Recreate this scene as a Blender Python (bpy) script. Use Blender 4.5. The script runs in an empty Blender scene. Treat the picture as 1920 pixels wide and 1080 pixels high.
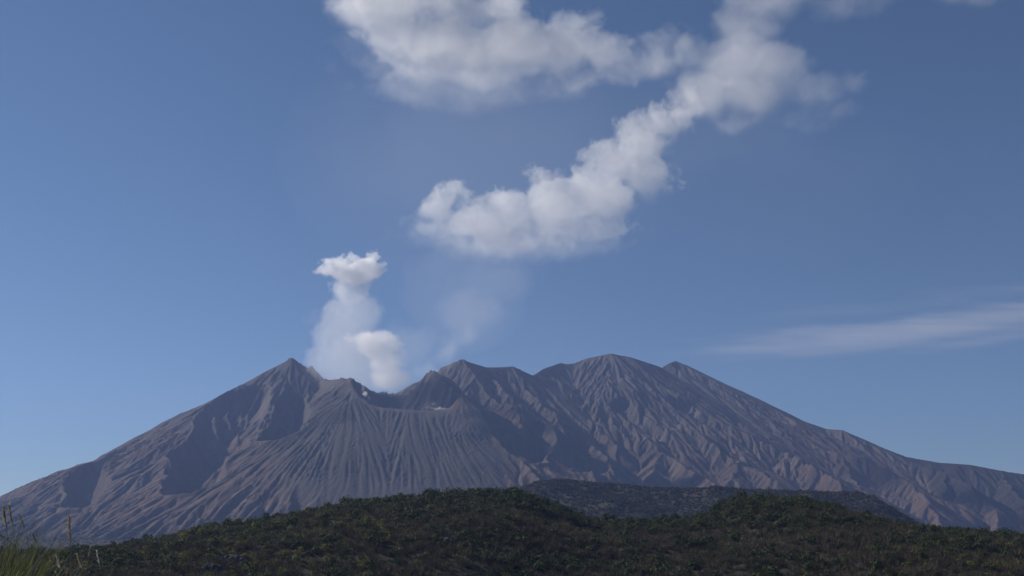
import bpy, bmesh, math, random
import numpy as np
from mathutils import Vector, Matrix
R = math.radians
S = bpy.context.scene
COL = S.collection
rng = np.random.default_rng(7)
random.seed(7)

# ------------------------------------------------------------------ camera
F = 2059.0                      # focal length in photo pixels (1920 wide)
PITCH = R(13.65)
CP, SP = math.cos(PITCH), math.sin(PITCH)
cam_d = bpy.data.cameras.new('camera')
cam = bpy.data.objects.new('camera', cam_d)
COL.objects.link(cam)
cam.location = (0, 0, 0)
cam.rotation_euler = (math.pi / 2 + PITCH, 0, 0)
cam_d.sensor_width = 36.0
cam_d.lens = 36.0 * F / 1920.0
cam_d.clip_start = 0.1
cam_d.clip_end = 200000.0
S.camera = cam

def at(px, py, Y):
    """a point of the place seen at that photo pixel, Y metres ahead of the camera"""
    v = (540.0 - py) / F
    t = Y / (CP - v * SP)
    return np.array([t * (px - 960.0) / F, Y, t * (SP + v * CP)])

def ats(lst):
    return np.array([at(*p) for p in lst])

def pix(x, y, z):
    d = y * CP + z * SP
    v = (-y * SP + z * CP) / d
    return 960 + F * x / d, 540 - F * v

# ------------------------------------------------------------------ noise
def vnoise2(x, y, seed):
    r = np.random.default_rng(seed).random((256, 256)).astype(np.float32)
    xi = np.floor(x).astype(np.int32); yi = np.floor(y).astype(np.int32)
    fx = (x - xi).astype(np.float32); fy = (y - yi).astype(np.float32)
    fx = fx * fx * (3 - 2 * fx); fy = fy * fy * (3 - 2 * fy)
    xi &= 255; yi &= 255
    x1 = (xi + 1) & 255; y1 = (yi + 1) & 255
    a = r[yi, xi]; b = r[yi, x1]; c = r[y1, xi]; d = r[y1, x1]
    return (a + (b - a) * fx) * (1 - fy) + (c + (d - c) * fx) * fy

def fbm2(x, y, seed, octs=4, gain=0.5):
    """about -1..1"""
    s = np.zeros(np.broadcast(x, y).shape, np.float32); a = 1.0; t = 0
    ca, sa = math.cos(0.6), math.sin(0.6)
    for k in range(octs):
        s += a * (vnoise2(x, y, seed + k) * 2 - 1); t += a
        x, y = (x * ca - y * sa) * 2.03 + 17.3, (x * sa + y * ca) * 2.03 + 5.1
        a *= gain
    return s / t * 1.6

def vnoise3(x, y, z, seed):
    n = 64
    r = np.random.default_rng(seed).random((n, n, n)).astype(np.float32)
    xi = np.floor(x).astype(np.int32); yi = np.floor(y).astype(np.int32); zi = np.floor(z).astype(np.int32)
    fx = (x - xi).astype(np.float32); fy = (y - yi).astype(np.float32); fz = (z - zi).astype(np.float32)
    fx = fx * fx * (3 - 2 * fx); fy = fy * fy * (3 - 2 * fy); fz = fz * fz * (3 - 2 * fz)
    m = n - 1
    xi &= m; yi &= m; zi &= m
    x1 = (xi + 1) & m; y1 = (yi + 1) & m; z1 = (zi + 1) & m
    def l(zz, yy): return r[zz, yy, xi] * (1 - fx) + r[zz, yy, x1] * fx
    a = l(zi, yi) * (1 - fy) + l(zi, y1) * fy
    b = l(z1, yi) * (1 - fy) + l(z1, y1) * fy
    return a * (1 - fz) + b * fz

def fbm3(x, y, z, seed, octs=4, gain=0.5):
    s = 0; a = 1.0; t = 0
    for k in range(octs):
        s = s + a * (vnoise3(x, y, z, seed + k) * 2 - 1); t += a
        x, y, z = x * 1.63 + z * 1.2 + 3.1, y * 2.03 + 9.7, z * 1.63 - x * 1.2 + 5.3
        a *= gain
    return s / t * 1.6

def smooth(a, b, x):
    t = np.clip((x - a) / (b - a), 0, 1)
    return t * t * (3 - 2 * t)

def blur(a, n):
    for _ in range(n):
        p = np.pad(a, 1, mode='edge')
        a = (p[:-2, 1:-1] + p[2:, 1:-1] + p[1:-1, :-2] + p[1:-1, 2:] + 2 * a) / 6
    return a

# ------------------------------------------------------------------ objects
def tag(o, label=None, cat=None, group=None, kind=None):
    if label: o['label'] = label
    if cat: o['category'] = cat
    if group: o['group'] = group
    if kind: o['kind'] = kind
    return o

def link(name, me, mat=None, parent=None):
    o = bpy.data.objects.new(name, me)
    COL.objects.link(o)
    if mat is not None and me is not None and len(me.materials) == 0: me.materials.append(mat)
    if parent is not None: o.parent = parent
    return o

def mesh_np(name, verts, faces, smooth_shade=True):
    """verts (n,3), faces (m,k) with k = 3 or 4"""
    me = bpy.data.meshes.new(name)
    verts = np.ascontiguousarray(verts, np.float32); faces = np.ascontiguousarray(faces, np.int32)
    m, k = faces.shape
    me.vertices.add(len(verts)); me.vertices.foreach_set('co', verts.ravel())
    me.loops.add(m * k); me.loops.foreach_set('vertex_index', faces.ravel())
    me.polygons.add(m)
    me.polygons.foreach_set('loop_start', np.arange(0, m * k, k, dtype=np.int32))
    me.polygons.foreach_set('use_smooth', np.full(m, smooth_shade))
    me.update(calc_edges=True)
    return me

def grid_faces(ny, nx):
    i = np.arange(ny * nx, dtype=np.int32).reshape(ny, nx)
    return np.stack([i[:-1, :-1], i[:-1, 1:], i[1:, 1:], i[1:, :-1]], -1).reshape(-1, 4)

def vattr(me, name, arr):
    a = me.attributes.new(name, 'FLOAT', 'POINT')
    a.data.foreach_set('value', np.ascontiguousarray(arr, np.float32).ravel())

class NT:
    """small node-tree writer"""
    def __init__(s, name, volume=False):
        s.m = bpy.data.materials.new(name); s.m.use_nodes = True
        s.t = s.m.node_tree; s.t.nodes.clear()
        s.out = s.t.nodes.new('ShaderNodeOutputMaterial')
    def n(s, typ, **kw):
        nd = s.t.nodes.new(typ)
        for k, v in kw.items(): setattr(nd, k, v)
        return nd
    def l(s, a, b): s.t.links.new(a, b)
    def put(s, v, sock):
        if isinstance(v, bpy.types.NodeSocket): s.l(v, sock)
        elif v is not None: sock.default_value = v
    def math(s, op, a, b=None, c=None, clamp=False):
        nd = s.n('ShaderNodeMath', operation=op, use_clamp=clamp)
        for i, v in enumerate((a, b, c)): s.put(v, nd.inputs[i])
        return nd.outputs[0]
    def mix(s, f, a, b, blend='MIX'):
        nd = s.n('ShaderNodeMix', data_type='RGBA', blend_type=blend)
        s.put(f, nd.inputs[0])
        for v, k in ((a, 6), (b, 7)):
            if isinstance(v, tuple): v = (*v, 1) if len(v) == 3 else v
            s.put(v, nd.inputs[k])
        return nd.outputs[2]
    def noise(s, scale, detail=4, rough=0.55, vec=None, dist=0.0):
        nd = s.n('ShaderNodeTexNoise')
        nd.inputs['Scale'].default_value = scale; nd.inputs['Detail'].default_value = detail
        nd.inputs['Roughness'].default_value = rough; nd.inputs['Distortion'].default_value = dist
        if vec is not None: s.l(vec, nd.inputs['Vector'])
        return nd.outputs[0]
    def ramp(s, f, lo, hi):
        nd = s.n('ShaderNodeMapRange', interpolation_type='SMOOTHSTEP')
        s.put(f, nd.inputs[0]); nd.inputs[1].default_value = lo; nd.inputs[2].default_value = hi
        return nd.outputs[0]
    def attr(s, name):
        return s.n('ShaderNodeAttribute', attribute_name=name).outputs['Fac']
    def pos(s):
        return s.n('ShaderNodeNewGeometry').outputs['Position']
    def bsdf(s, color, rough=0.9, bump=None, strength=0.5, dist=1.0, spec=0.2, transl=None):
        b = s.n('ShaderNodeBsdfPrincipled')
        if isinstance(color, tuple): color = (*color, 1)
        s.put(color, b.inputs['Base Color']); s.put(rough, b.inputs['Roughness'])
        b.inputs['Specular IOR Level'].default_value = spec
        if bump is not None:
            bn = s.n('ShaderNodeBump'); bn.inputs['Strength'].default_value = strength
            bn.inputs['Distance'].default_value = dist
            s.l(bump, bn.inputs['Height']); s.l(bn.outputs[0], b.inputs['Normal'])
        last = b.outputs[0]
        if transl is not None:
            t = s.n('ShaderNodeBsdfTranslucent'); s.put(color, t.inputs['Color'])
            mx = s.n('ShaderNodeMixShader'); mx.inputs[0].default_value = transl
            s.l(last, mx.inputs[1]); s.l(t.outputs[0], mx.inputs[2]); last = mx.outputs[0]
        s.l(last, s.out.inputs['Surface'])
        return s.m
# ------------------------------------------------------------------ light
SUN_AZ, SUN_EL = R(-66), R(34)         # azimuth from the view direction (+Y) towards +X
to_sun = Vector((math.sin(SUN_AZ) * math.cos(SUN_EL), math.cos(SUN_AZ) * math.cos(SUN_EL), math.sin(SUN_EL)))
sun_d = bpy.data.lights.new('sun', 'SUN')
sun_d.energy = 5.0; sun_d.angle = R(0.5); sun_d.color = (1.0, 0.92, 0.81)
sun = bpy.data.objects.new('sun', sun_d); COL.objects.link(sun)
sun.rotation_euler = to_sun.to_track_quat('Z', 'Y').to_euler()
sun.location = (0, 0, 3000)
W = bpy.data.worlds.new('World'); S.world = W; W.use_nodes = True
wt = W.node_tree; wt.nodes.clear()
wo = wt.nodes.new('ShaderNodeOutputWorld'); bg = wt.nodes.new('ShaderNodeBackground')
sky = wt.nodes.new('ShaderNodeTexSky'); sky.sky_type = 'NISHITA'
sky.sun_disc = False; sky.sun_elevation = SUN_EL; sky.sun_rotation = SUN_AZ
sky.air_density = 1.0; sky.dust_density = 0.0; sky.ozone_density = 5.6; sky.altitude = 600
bg.inputs['Strength'].default_value = 0.050
wt.links.new(sky.outputs[0], bg.inputs[0]); wt.links.new(bg.outputs[0], wo.inputs[0])
S.view_settings.view_transform = 'Standard'; S.view_settings.look = 'None'
S.view_settings.exposure = 0.27; S.view_settings.gamma = 1.0
S.render.engine = 'CYCLES'
cy = S.cycles
cy.max_bounces = 24; cy.diffuse_bounces = 2; cy.glossy_bounces = 1; cy.transmission_bounces = 2
cy.transparent_max_bounces = 8; cy.volume_bounces = 24
cy.use_denoising = True
try: cy.denoiser = 'OPENIMAGEDENOISE'
except Exception: pass
# ------------------------------------------------------------------ the volcano
DX, DY = 4.0, 6.0
xs = np.arange(-2800, 3700, DX, dtype=np.float32); ys = np.arange(2350, 6700, DY, dtype=np.float32)
X, Y = np.meshgrid(xs, ys)

def seg_field(P, pts, slope, side=None):
    """height of a tent whose top edge runs along pts (n,3); also the distance"""
    x, y = P
    best = np.full(x.shape, -1e4, np.float32); dist = np.full(x.shape, 1e5, np.float32)
    for a, b in zip(pts[:-1], pts[1:]):
        d = b[:2] - a[:2]; L2 = float(d @ d) + 1e-6
        t = np.clip(((x - a[0]) * d[0] + (y - a[1]) * d[1]) / L2, 0, 1)
        ex = x - (a[0] + t * d[0]); ey = y - (a[1] + t * d[1])
        r = np.sqrt(ex * ex + ey * ey)
        z = a[2] + t * (b[2] - a[2])
        if isinstance(slope, tuple):                   # slope to the left (towards -x) and to the right
            s = np.where(ex * 1.0 + 0.0 * ey < 0, slope[0], slope[1])
        else: s = slope
        h = z - s * r
        best = np.maximum(best, h); dist = np.minimum(dist, r)
    return best, dist

def smax(a, b, k):
    h = np.clip(0.5 + 0.5 * (a - b) / k, 0, 1)
    return b + (a - b) * h + k * h * (1 - h)

RIDGES = [  # points (px, py, metres ahead), slope, softness
 # left skyline
 ([(547,673,4500),(535,677,4500),(520,690,4480),(490,703,4450),(450,725,4430),(400,750,4400),(340,775,4380),(300,798,4370),(260,822,4350),(200,858,4330),(130,893,4300),(70,916,4280),(0,938,4250),(-120,975,4200),(-300,1010,4150)], 0.62, 8),
 ([(547,673,4500),(560,684,4490),(572,690,4480),(582,689,4460),(592,697,4430),(600,709,4400),(612,713,4350),(630,711,4250),(660,710,4130)], 0.9, 4),
 # ridges on the left flank
 ([(455,727,4420),(440,748,4300),(405,790,4100),(385,818,4000),(345,868,3820),(322,900,3680),(312,935,3500),(300,972,3330)], (0.5,1.05), 6),
 ([(400,752,4390),(350,802,4200),(290,852,4000),(240,900,3800),(190,942,3600),(170,978,3400)], (0.55,0.8), 8),
 ([(300,800,4360),(220,862,4150),(160,910,3950),(128,950,3750),(100,985,3550)], (0.5,0.85), 8),
 ([(232,842,4340),(205,866,4250),(120,915,4100),(60,955,3950),(20,990,3750)], (0.5,0.8), 8),
 ([(545,690,4450),(520,722,4330),(495,762,4200),(472,802,4080),(448,838,3950),(422,868,3800),(405,905,3650),(398,945,3500),(392,988,3350)], (0.6,0.58), 8),
 ([(495,762,4200),(462,820,3950),(450,870,3750),(440,925,3500),(432,975,3300)], (0.55,0.7), 8),
 ([(572,695,4440),(558,742,4300),(535,768,4200),(523,802,4080),(512,845,3900),(495,880,3720),(480,920,3550),(470,965,3350)], (0.55,0.62), 8),
 ([(600,709,4400),(580,745,4230),(562,790,4080),(552,835,3900),(540,880,3700)], (0.55,0.7), 12),
 # crater rim
 ([(657,711,4130),(664,728,4060),(676,747,3990),(692,758,3940),(720,764,3905),(760,768,3890),(800,770,3900),(840,771,3920),(862,768,3960)], 0.50, 10),
 ([(660,710,4130),(675,720,4230),(688,728,4320),(705,737,4390),(725,738,4430),(745,740,4440),(766,741,4400),(772,734,4370),(785,722,4310),(797,706,4250),(806,698,4200),(815,694,4160)], 0.9, 3),
 ([(815,694,4160),(826,706,4110),(840,722,4060),(856,745,4000),(862,768,3960)], 0.8, 5),
 # right of the crater
 ([(830,703,4150),(850,728,4070),(872,752,4000),(895,782,3900),(920,806,3800),(952,838,3650),(985,872,3500),(1005,897,3380)], 0.6, 8),
 ([(862,673,4700),(845,680,4690),(828,687,4690)], 1.25, 3),
 ([(862,673,4700),(885,681,4720),(910,688,4760),(935,688,4800),(960,686,4820),(975,692,4830),(998,704,4850),(1030,722,4900)], 0.75, 5),
 ([(862,673,4700),(885,705,4550),(915,735,4380),(950,755,4230),(985,758,4130),(993,768,4095)], (0.6,0.85), 6),
 ([(950,755,4230),(942,790,4070),(955,830,3850),(978,862,3650),(1000,890,3450)], 0.7, 8),
 ([(905,690,4760),(925,715,4600),(960,738,4400)], 0.7, 8),
 ([(975,692,4830),(985,722,4700),(1010,742,4550),(1035,772,4350),(1042,802,4200),(1050,842,4000),(1037,872,3830),(1025,900,3650)], (0.75,0.75), 8),
 ([(1035,772,4350),(1080,815,4150),(1110,850,3950),(1120,890,3700)], (0.6,0.7), 8),
 # the dome and the right skyline
 ([(998,704,4850),(1020,692,5000),(1050,680,5150),(1062,682,5160),(1075,681,5180),(1100,672,5200),(1130,665.5,5200),(1150,664,5200),(1180,669,5220),(1210,679,5250),(1240,689,5320)], 0.62, 10),
 ([(1240,689,5500),(1255,680,5560),(1268,676,5600),(1285,683,5600),(1310,700,5580),(1350,722,5500),(1390,742,5450),(1450,768,5400),(1500,786,5350),(1550,804,5300),(1580,806,5250),(1640,832,5200),(1700,856,5150),(1760,867,5100),(1820,871,5050),(1880,883,5000),(1920,889,4980),(2100,915,4900),(2400,960,4800)], 0.55, 8),
 ([(1150,664,5200),(1148,690,5050),(1140,725,4900)], 0.60, 20),
 ([(1050,682,5140),(1058,712,4980),(1100,742,4800),(1130,765,4650),(1190,805,4450),(1250,845,4200),(1310,880,3950),(1350,905,3750)], (0.6,0.6), 10),
 ([(1100,742,4800),(1095,775,4600),(1120,805,4430),(1150,830,4280)], (0.6,0.7), 10),
 ([(1150,733,4860),(1200,747,4750),(1260,782,4600),(1330,822,4400),(1400,860,4150),(1450,900,3900)], (0.6,0.55), 10),
 ([(1215,682,5260),(1260,735,4950),(1320,775,4750),(1390,805,4600),(1460,840,4400),(1540,880,4150),(1590,920,3900)], (0.6,0.55), 10),
 ([(1330,712,5540),(1400,770,5200),(1480,815,4950),(1560,845,4750),(1640,870,4550),(1700,900,4300),(1740,940,4080),(1765,985,3850)], (0.55,0.6), 10),
 ([(1560,845,4750),(1590,880,4480),(1620,920,4200),(1640,960,3950)], (0.6,0.6), 10),
 ([(1640,832,5200),(1700,862,5000),(1770,885,4800),(1830,910,4500),(1862,950,4200),(1880,995,3950)], (0.55,0.75), 10),
 ([(1770,885,4800),(1775,915,4550),(1790,955,4250),(1800,995,4000)], (0.55,0.75), 10),
 ([(1880,883,5000),(1905,915,4700),(1935,950,4400),(1955,995,4100)], (0.55,0.7), 10),
 ([(1250,845,4200),(1230,870,4050),(1215,900,3850)], (0.6,0.6), 10),
 ([(1400,860,4150),(1380,885,4000),(1370,910,3850)], (0.6,0.6), 10),
]
# the ridge lines wander a little
wx = 26 * fbm2(X / 210, Y / 210, 11, 3) + 4 * fbm2(X / 60, Y / 60, 21, 2)
wy = 26 * fbm2(X / 210, Y / 210, 31, 3) + 4 * fbm2(X / 60, Y / 60, 41, 2)
H = 8 + (Y - 2000) * 0.035 + 5 * fbm2(X / 260, Y / 260, 51, 3)
near_edge = np.full(X.shape, 1e5, np.float32)
for i, (pl, sl, k) in enumerate(RIDGES):
    pts = ats(pl)
    sky_line = i in (0, 1, 10, 11, 14, 15, 21, 22)
    w = 0.25 if sky_line else 1.0
    h, d = seg_field((X + wx * w, Y + wy * w), pts, sl)
    H = smax(H, h, float(k))
    if sky_line: near_edge = np.minimum(near_edge, d)

# valleys cut between the ridges (points, slope of the left wall, slope of the right wall)
VALLEYS = [
 ([(432,790,4330),(404,852,4090),(384,905,3850),(361,952,3600),(348,990,3400)], 1.05, 0.85),
 ([(548,772,4180),(545,800,4110),(541,832,4010),(533,866,3880),(524,900,3720)], 1.05, 0.8),
 ([(203,900,4050),(175,932,3900),(152,966,3720),(138,1000,3500)], 0.85, 0.7),
 ([(230,855,4260),(202,877,4150),(172,902,4040)], 0.85, 0.7),
 ([(1000,798,4090),(1010,832,3980),(1013,862,3880),(1004,893,3700)], 1.15, 0.75),
 ([(846,712,4350),(872,744,4200),(905,778,4050),(935,808,3900),(968,848,3700),(996,884,3550)], 0.85, 0.6),
 ([(1072,798,4350),(1094,842,4180),(1105,882,4000),(1110,908,3800)], 0.85, 0.6),
 ([(928,712,4720),(950,732,4600),(990,748,4500)], 0.9, 0.6),
 ([(1165,770,4700),(1215,812,4480),(1270,850,4250),(1320,885,4000)], 0.7, 0.6),
 ([(1290,775,4800),(1350,810,4600),(1420,850,4350),(1480,885,4100)], 0.7, 0.55),
 ([(470,790,4200),(435,850,3950),(418,910,3650)], 0.8, 0.8),
]
for iv, (pl, sl_, sr_) in enumerate(VALLEYS):
    h, d = seg_field((X + wx, Y + wy), ats(pl) * np.array([1, 1, -1]), (sl_, sr_))
    h = h - (0.022 if iv == 0 or iv > 3 else 0.04) * np.maximum(d - (62 if iv == 0 else 22 if iv < 4 else 38), 0) ** 2           # the walls stop at the rim of the valley
    H = np.where(d < 260, -smax(-H, h - 400 * (1 - smooth(15, 110, near_edge)), 6.0), H)

# rock ribs standing in the big shaded valley
for pl in ([(404,780,4200),(408,806,4120),(411,842,4040)], [(431,772,4260),(433,804,4170),(435,846,4070)], [(455,752,4320),(457,783,4240),(450,815,4160)], [(500,735,4380),(492,770,4270)], [(372,868,3930),(376,897,3860)]):
    h, d = seg_field((X + wx * .6, Y + wy * .6), ats(pl), (1.15, 1.5))
    H = smax(H, h, 4.0)

# crater bowl
rim = ats(RIDGES[10][0] + [tuple(p) for p in reversed(RIDGES[12][0][:-1])] + [tuple(p) for p in reversed(RIDGES[11][0][:-1])])
def inside(x, y, poly):
    c = np.zeros(x.shape, bool); n = len(poly)
    for i in range(n):
        x1, y1 = poly[i][:2]; x2, y2 = poly[(i + 1) % n][:2]
        if y1 == y2: continue
        c ^= ((y1 > y) != (y2 > y)) & (x < (x2 - x1) * (y - y1) / (y2 - y1) + x1)
    return c
ins = inside(X + 8 * fbm2(X / 40, Y / 40, 61, 2), Y + 8 * fbm2(X / 40, Y / 40, 62, 2), rim)
rh = np.full(X.shape, -1e5, np.float32)
cl = np.vstack([rim, rim[:1]])
for a, b in zip(cl[:-1], cl[1:]):
    d = b[:2] - a[:2]; L2 = float(d @ d) + 1e-6
    t = np.clip(((X - a[0]) * d[0] + (Y - a[1]) * d[1]) / L2, 0, 1)
    r = np.hypot(X - a[0] - t * d[0], Y - a[1] - t * d[1])
    ws = 2.6 if min(a[1], b[1]) > 4290 else 1.5                      # the far wall is a cliff
    rh = np.maximum(rh, a[2] + t * (b[2] - a[2]) - ws * np.maximum(r - 4, 0))
floor_z = 430.0
bowl = np.maximum(rh + 10 * fbm2(X / 60, Y / 60, 63, 4) * smooth(0, 30, 620 - rh), floor_z)
H = np.where(ins, np.minimum(H, bowl), H)

def lic(H, cell, seed, steps, sm):
    """noise drawn out along the fall line of H"""
    B = blur(H, sm)
    gy, gx = np.gradient(B, DY, DX)
    m = np.hypot(gx, gy) + 1e-4
    gx = gx / m; gy = gy / m
    N = fbm2(X / cell, Y / cell, seed, 2)
    acc = N.copy(); tot = 1.0
    ny, nx = H.shape; st = 6.0
    for sgn in (1, -1):
        cx = np.tile(np.arange(nx, dtype=np.float32), (ny, 1)); cyy = np.tile(np.arange(ny, dtype=np.float32)[:, None], (1, nx))
        for k in range(steps):
            ix = np.clip(cx + .5, 0, nx - 1).astype(np.int32); iy = np.clip(cyy + .5, 0, ny - 1).astype(np.int32)
            idx = iy * nx + ix
            cx += sgn * st / DX * gx.ravel()[idx]; cyy += sgn * st / DY * gy.ravel()[idx]
            ix = np.clip(cx + .5, 0, nx - 1).astype(np.int32); iy = np.clip(cyy + .5, 0, ny - 1).astype(np.int32)
            wgt = 1 - k / steps
            acc += wgt * N.ravel()[iy * nx + ix]; tot += wgt
    acc /= tot
    return (acc - acc.mean()) / acc.std(), m

PXX, PYY = pix(X, Y, H)
edge = smooth(0, 60, near_edge)            # keep the skyline where it is
fan = smooth(0, 1, np.clip(1 - np.hypot((PXX - 742) / 278, (PYY - 848) / 150), 0, 1) * 3) * (~ins)
lowr = smooth(1250, 1500, PXX)
# coarse gullies
G4, slope = lic(H, 8.5, 404, 46, 16)                            # the long thin grooves of the ash fan
v4 = np.clip(1 - np.abs(G4) / 0.7, 0, 1)
groove = 8.0 * smooth(935, 880, PYY) * fan * v4 * smooth(0.1, 0.4, slope) * (0.15 + 0.85 * edge) * (0.75 + 0.5 * fbm2(X / 160, Y / 160, 77, 2))
right = smooth(1020, 1120, PXX)
G1, slope = lic(H, 46, 101, 48, 12)
steep = smooth(0.12, 0.45, slope)
v1 = np.clip(1 - np.abs(G1) / 1.1, 0, 1)                       # sharp creases
amp1 = (10 - 4.5 * right + 6 * fbm2(X / 500, Y / 500, 71, 2)) * steep * (1 - 0.97 * fan) * (0.12 + 0.88 * edge)
H = H - amp1 * v1 + 1.5 * edge * (1 - fan) * G1 * steep
G2, slope = lic(H, 22, 202, 56, 8)
v2 = np.clip(1 - np.abs(G2) / 0.9, 0, 1)
amp2 = (9.5 + 3.5 * right) * smooth(0.12, 0.45, slope) * (1 - 0.85 * fan) * (0.10 + 0.90 * edge)
H = H - amp2 * v2
G3, slope = lic(H, 13, 303, 46, 5)
v3 = np.clip(1 - np.abs(G3) / 0.75, 0, 1)
amp3 = 6.6 * (1 - 0.75 * fan) * smooth(0.1, 0.4, slope) * (0.12 + 0.88 * edge) * (0.7 + 0.6 * fbm2(X / 160, Y / 160, 75, 2))
H = H - amp3 * v3 - groove
rough_n = fbm2(X / 30, Y / 30, 81, 4, 0.6)
H = H + rough_n * (1.0 + 2.0 * smooth(0.6, 0.95, slope)) * (1 - 0.8 * fan) * (0.3 + 0.7 * edge)
# rock teeth on the crater's rim
rimn = np.minimum(*[seg_field((X, Y), ats(RIDGES[i][0]), 1.0)[1] for i in (11, 1)])
H = H + 10 * np.clip(fbm2(X / 15, Y / 15, 83, 3), 0, 1) * smooth(26, 4, rimn)
H = H + 5 * fbm2(X / 22, Y / 22, 87, 4, 0.6) * ins
q_ = at(547, 675, 4500); H = H + 7 * np.exp(-(((X - q_[0]) / 17) ** 2 + ((Y - q_[1]) / 16) ** 2))
q_ = at(581, 689, 4462); H = H + 9 * np.exp(-(((X - q_[0]) / 15) ** 2 + ((Y - q_[1]) / 16) ** 2))
q_ = at(770, 733, 4365); H = H + 14 * np.exp(-(((X - q_[0]) / 7) ** 2 + ((Y - q_[1]) / 12) ** 2))
bx = np.minimum(np.minimum(X - xs[0], xs[-1] - X), np.minimum((Y - ys[0]) * 1.5, ys[-1] - Y))
H = -14 + (H + 14) * smooth(0, 220, bx)
H = H.astype(np.float32)

vm = mesh_np('mountain', np.stack([X, Y, H], -1).reshape(-1, 3), grid_faces(*X.shape))
PXX, PYY = pix(X, Y, H)
nz = fbm2(X / 330, Y / 330, 91, 4)
# what the ground itself is made of: grey ash, red-brown scoria, old vegetation; wall adds painted shade
red = smooth(740, 930, PYY + 60 * nz + 40 * smooth(450, 250, PXX)) * (0.65 + 0.35 * smooth(0.1, 0.6, nz)) * (1 - fan)
red = np.maximum(red, 0.9 * smooth(1, 0.4, np.hypot((PXX - 855) / 22, (PYY - 760) / 22)))
red = np.maximum(red, 0.8 * smooth(1, 0.3, np.hypot((PXX - 955) / 50, (PYY - 805) / 55)))
veg = smooth(0.0, 0.35, nz * 0.6 + smooth(1560, 1760, PXX) * smooth(60, -10, PYY - np.interp(PXX, [1500, 1600, 1700, 1800, 1920], [800, 850, 880, 905, 930])) - 0.35)
veg = np.maximum(veg, smooth(0.1, 0.5, smooth(110, 0, PXX) * smooth(930, 960, PYY) + 0.3 * nz))
veg = np.maximum(veg, smooth(75, 35, H))
veg = np.maximum(veg, 0.8 * smooth(130, 50, H) * smooth(-0.2, 0.5, fbm2(X / 60, Y / 60, 93, 4)))
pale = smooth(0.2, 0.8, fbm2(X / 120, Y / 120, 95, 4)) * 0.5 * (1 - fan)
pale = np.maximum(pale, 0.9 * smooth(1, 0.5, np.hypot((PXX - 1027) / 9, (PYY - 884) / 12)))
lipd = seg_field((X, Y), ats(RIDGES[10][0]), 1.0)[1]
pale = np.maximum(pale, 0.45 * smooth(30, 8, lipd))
wall = ins * smooth(2, 14, lipd) * (1 - 0.75 * smooth(770, 800, PXX))  # unlit crater walls: their shade deepened in the rock colour
wall = np.maximum(wall, 0.6 * smooth(1, 0.5, np.hypot((PXX - 566) / 34, (PYY - 690 - 0.2 * (PXX - 566)) / 15)))  # shade on the summit's right face, put into the colour as well
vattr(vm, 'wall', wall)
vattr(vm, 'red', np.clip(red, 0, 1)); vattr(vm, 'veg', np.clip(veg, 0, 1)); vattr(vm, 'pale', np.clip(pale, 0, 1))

t = NT('volcanic ash and scoria')
p = t.pos()
n1 = t.noise(0.006, 6, 0.6, p); n2 = t.noise(0.05, 5, 0.65, p); n3 = t.noise(0.25, 3, 0.6, p)
ash = t.mix(n1, (0.051, 0.046, 0.043), (0.074, 0.066, 0.061))
red_c = t.mix(n2, (0.068, 0.042, 0.033), (0.098, 0.061, 0.048))
c = t.mix(t.math('MULTIPLY', t.attr('red'), 0.85), ash, red_c)
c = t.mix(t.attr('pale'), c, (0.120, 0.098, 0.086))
c = t.mix(t.attr('wall'), c, (0.030, 0.028, 0.027))  # dark tone that paints shade onto the crater walls and summit face
veg_f = t.math('SUBTRACT', t.math('MULTIPLY', t.attr('veg'), 1.7), t.math('SUBTRACT', 0.75, t.math('MULTIPLY', t.ramp(n2, 0.35, 0.62), 0.75)), clamp=True)
c = t.mix(veg_f, c, (0.030, 0.027, 0.022))
c = t.mix(0.75, c, t.mix(n3, (0.78, 0.78, 0.78), (1.18, 1.18, 1.18)), 'MULTIPLY')
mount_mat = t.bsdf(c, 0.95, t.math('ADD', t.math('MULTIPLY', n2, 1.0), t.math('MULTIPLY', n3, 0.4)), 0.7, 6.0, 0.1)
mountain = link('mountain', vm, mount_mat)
tag(mountain, 'grey ash-covered volcano with deep gullies, an open crater and several peaks', 'volcano', kind='structure')
def mount_y(px, py, y0=2500, y1=5600):
    """how far away the volcano's surface lies at that pixel"""
    best = None
    for Yq in np.arange(y0, y1, 6.0):
        q = at(px, py, Yq)
        i = int((q[0] - xs[0]) / DX); j = int((Yq - ys[0]) / DY)
        if 0 <= i < len(xs) and 0 <= j < len(ys) and H[j, i] >= q[2]: return Yq
    return y1
# ------------------------------------------------------------------ ground sheet
rr_ = np.concatenate([np.linspace(0.0, 60, 50), np.geomspace(64, 60000, 70)]); th_ = np.linspace(0, 2 * math.pi, 181)[:-1]
RR, TH = np.meshgrid(rr_, th_, indexing='ij')
gx_, gy_ = RR * np.sin(TH), RR * np.cos(TH)
gz_ = -1.75 - 12.6 * smooth(16, 90, RR) + 0.10 * fbm2(gx_ / 2.5, gy_ / 2.5, 301, 3) * smooth(0, 4, RR) * smooth(200, 50, RR)
nr_, nt_ = RR.shape
ii = np.arange(nr_ * nt_).reshape(nr_, nt_)
gf = np.stack([ii[:-1], ii[1:], np.roll(ii, -1, 1)[1:], np.roll(ii, -1, 1)[:-1]], -1).reshape(-1, 4)
gm_ = mesh_np('ground', np.stack([gx_, gy_, gz_], -1).reshape(-1, 3), gf)
t = NT('dry earth and scrub'); p = t.pos()
c = t.mix(t.noise(0.4, 6, 0.65, p), (0.03, 0.032, 0.02), (0.06, 0.052, 0.036))
ground = link('ground', gm_, t.bsdf(c, 0.95, t.noise(1.5, 5, 0.6, p), 0.6, 0.1))
tag(ground, kind='structure')

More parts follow.
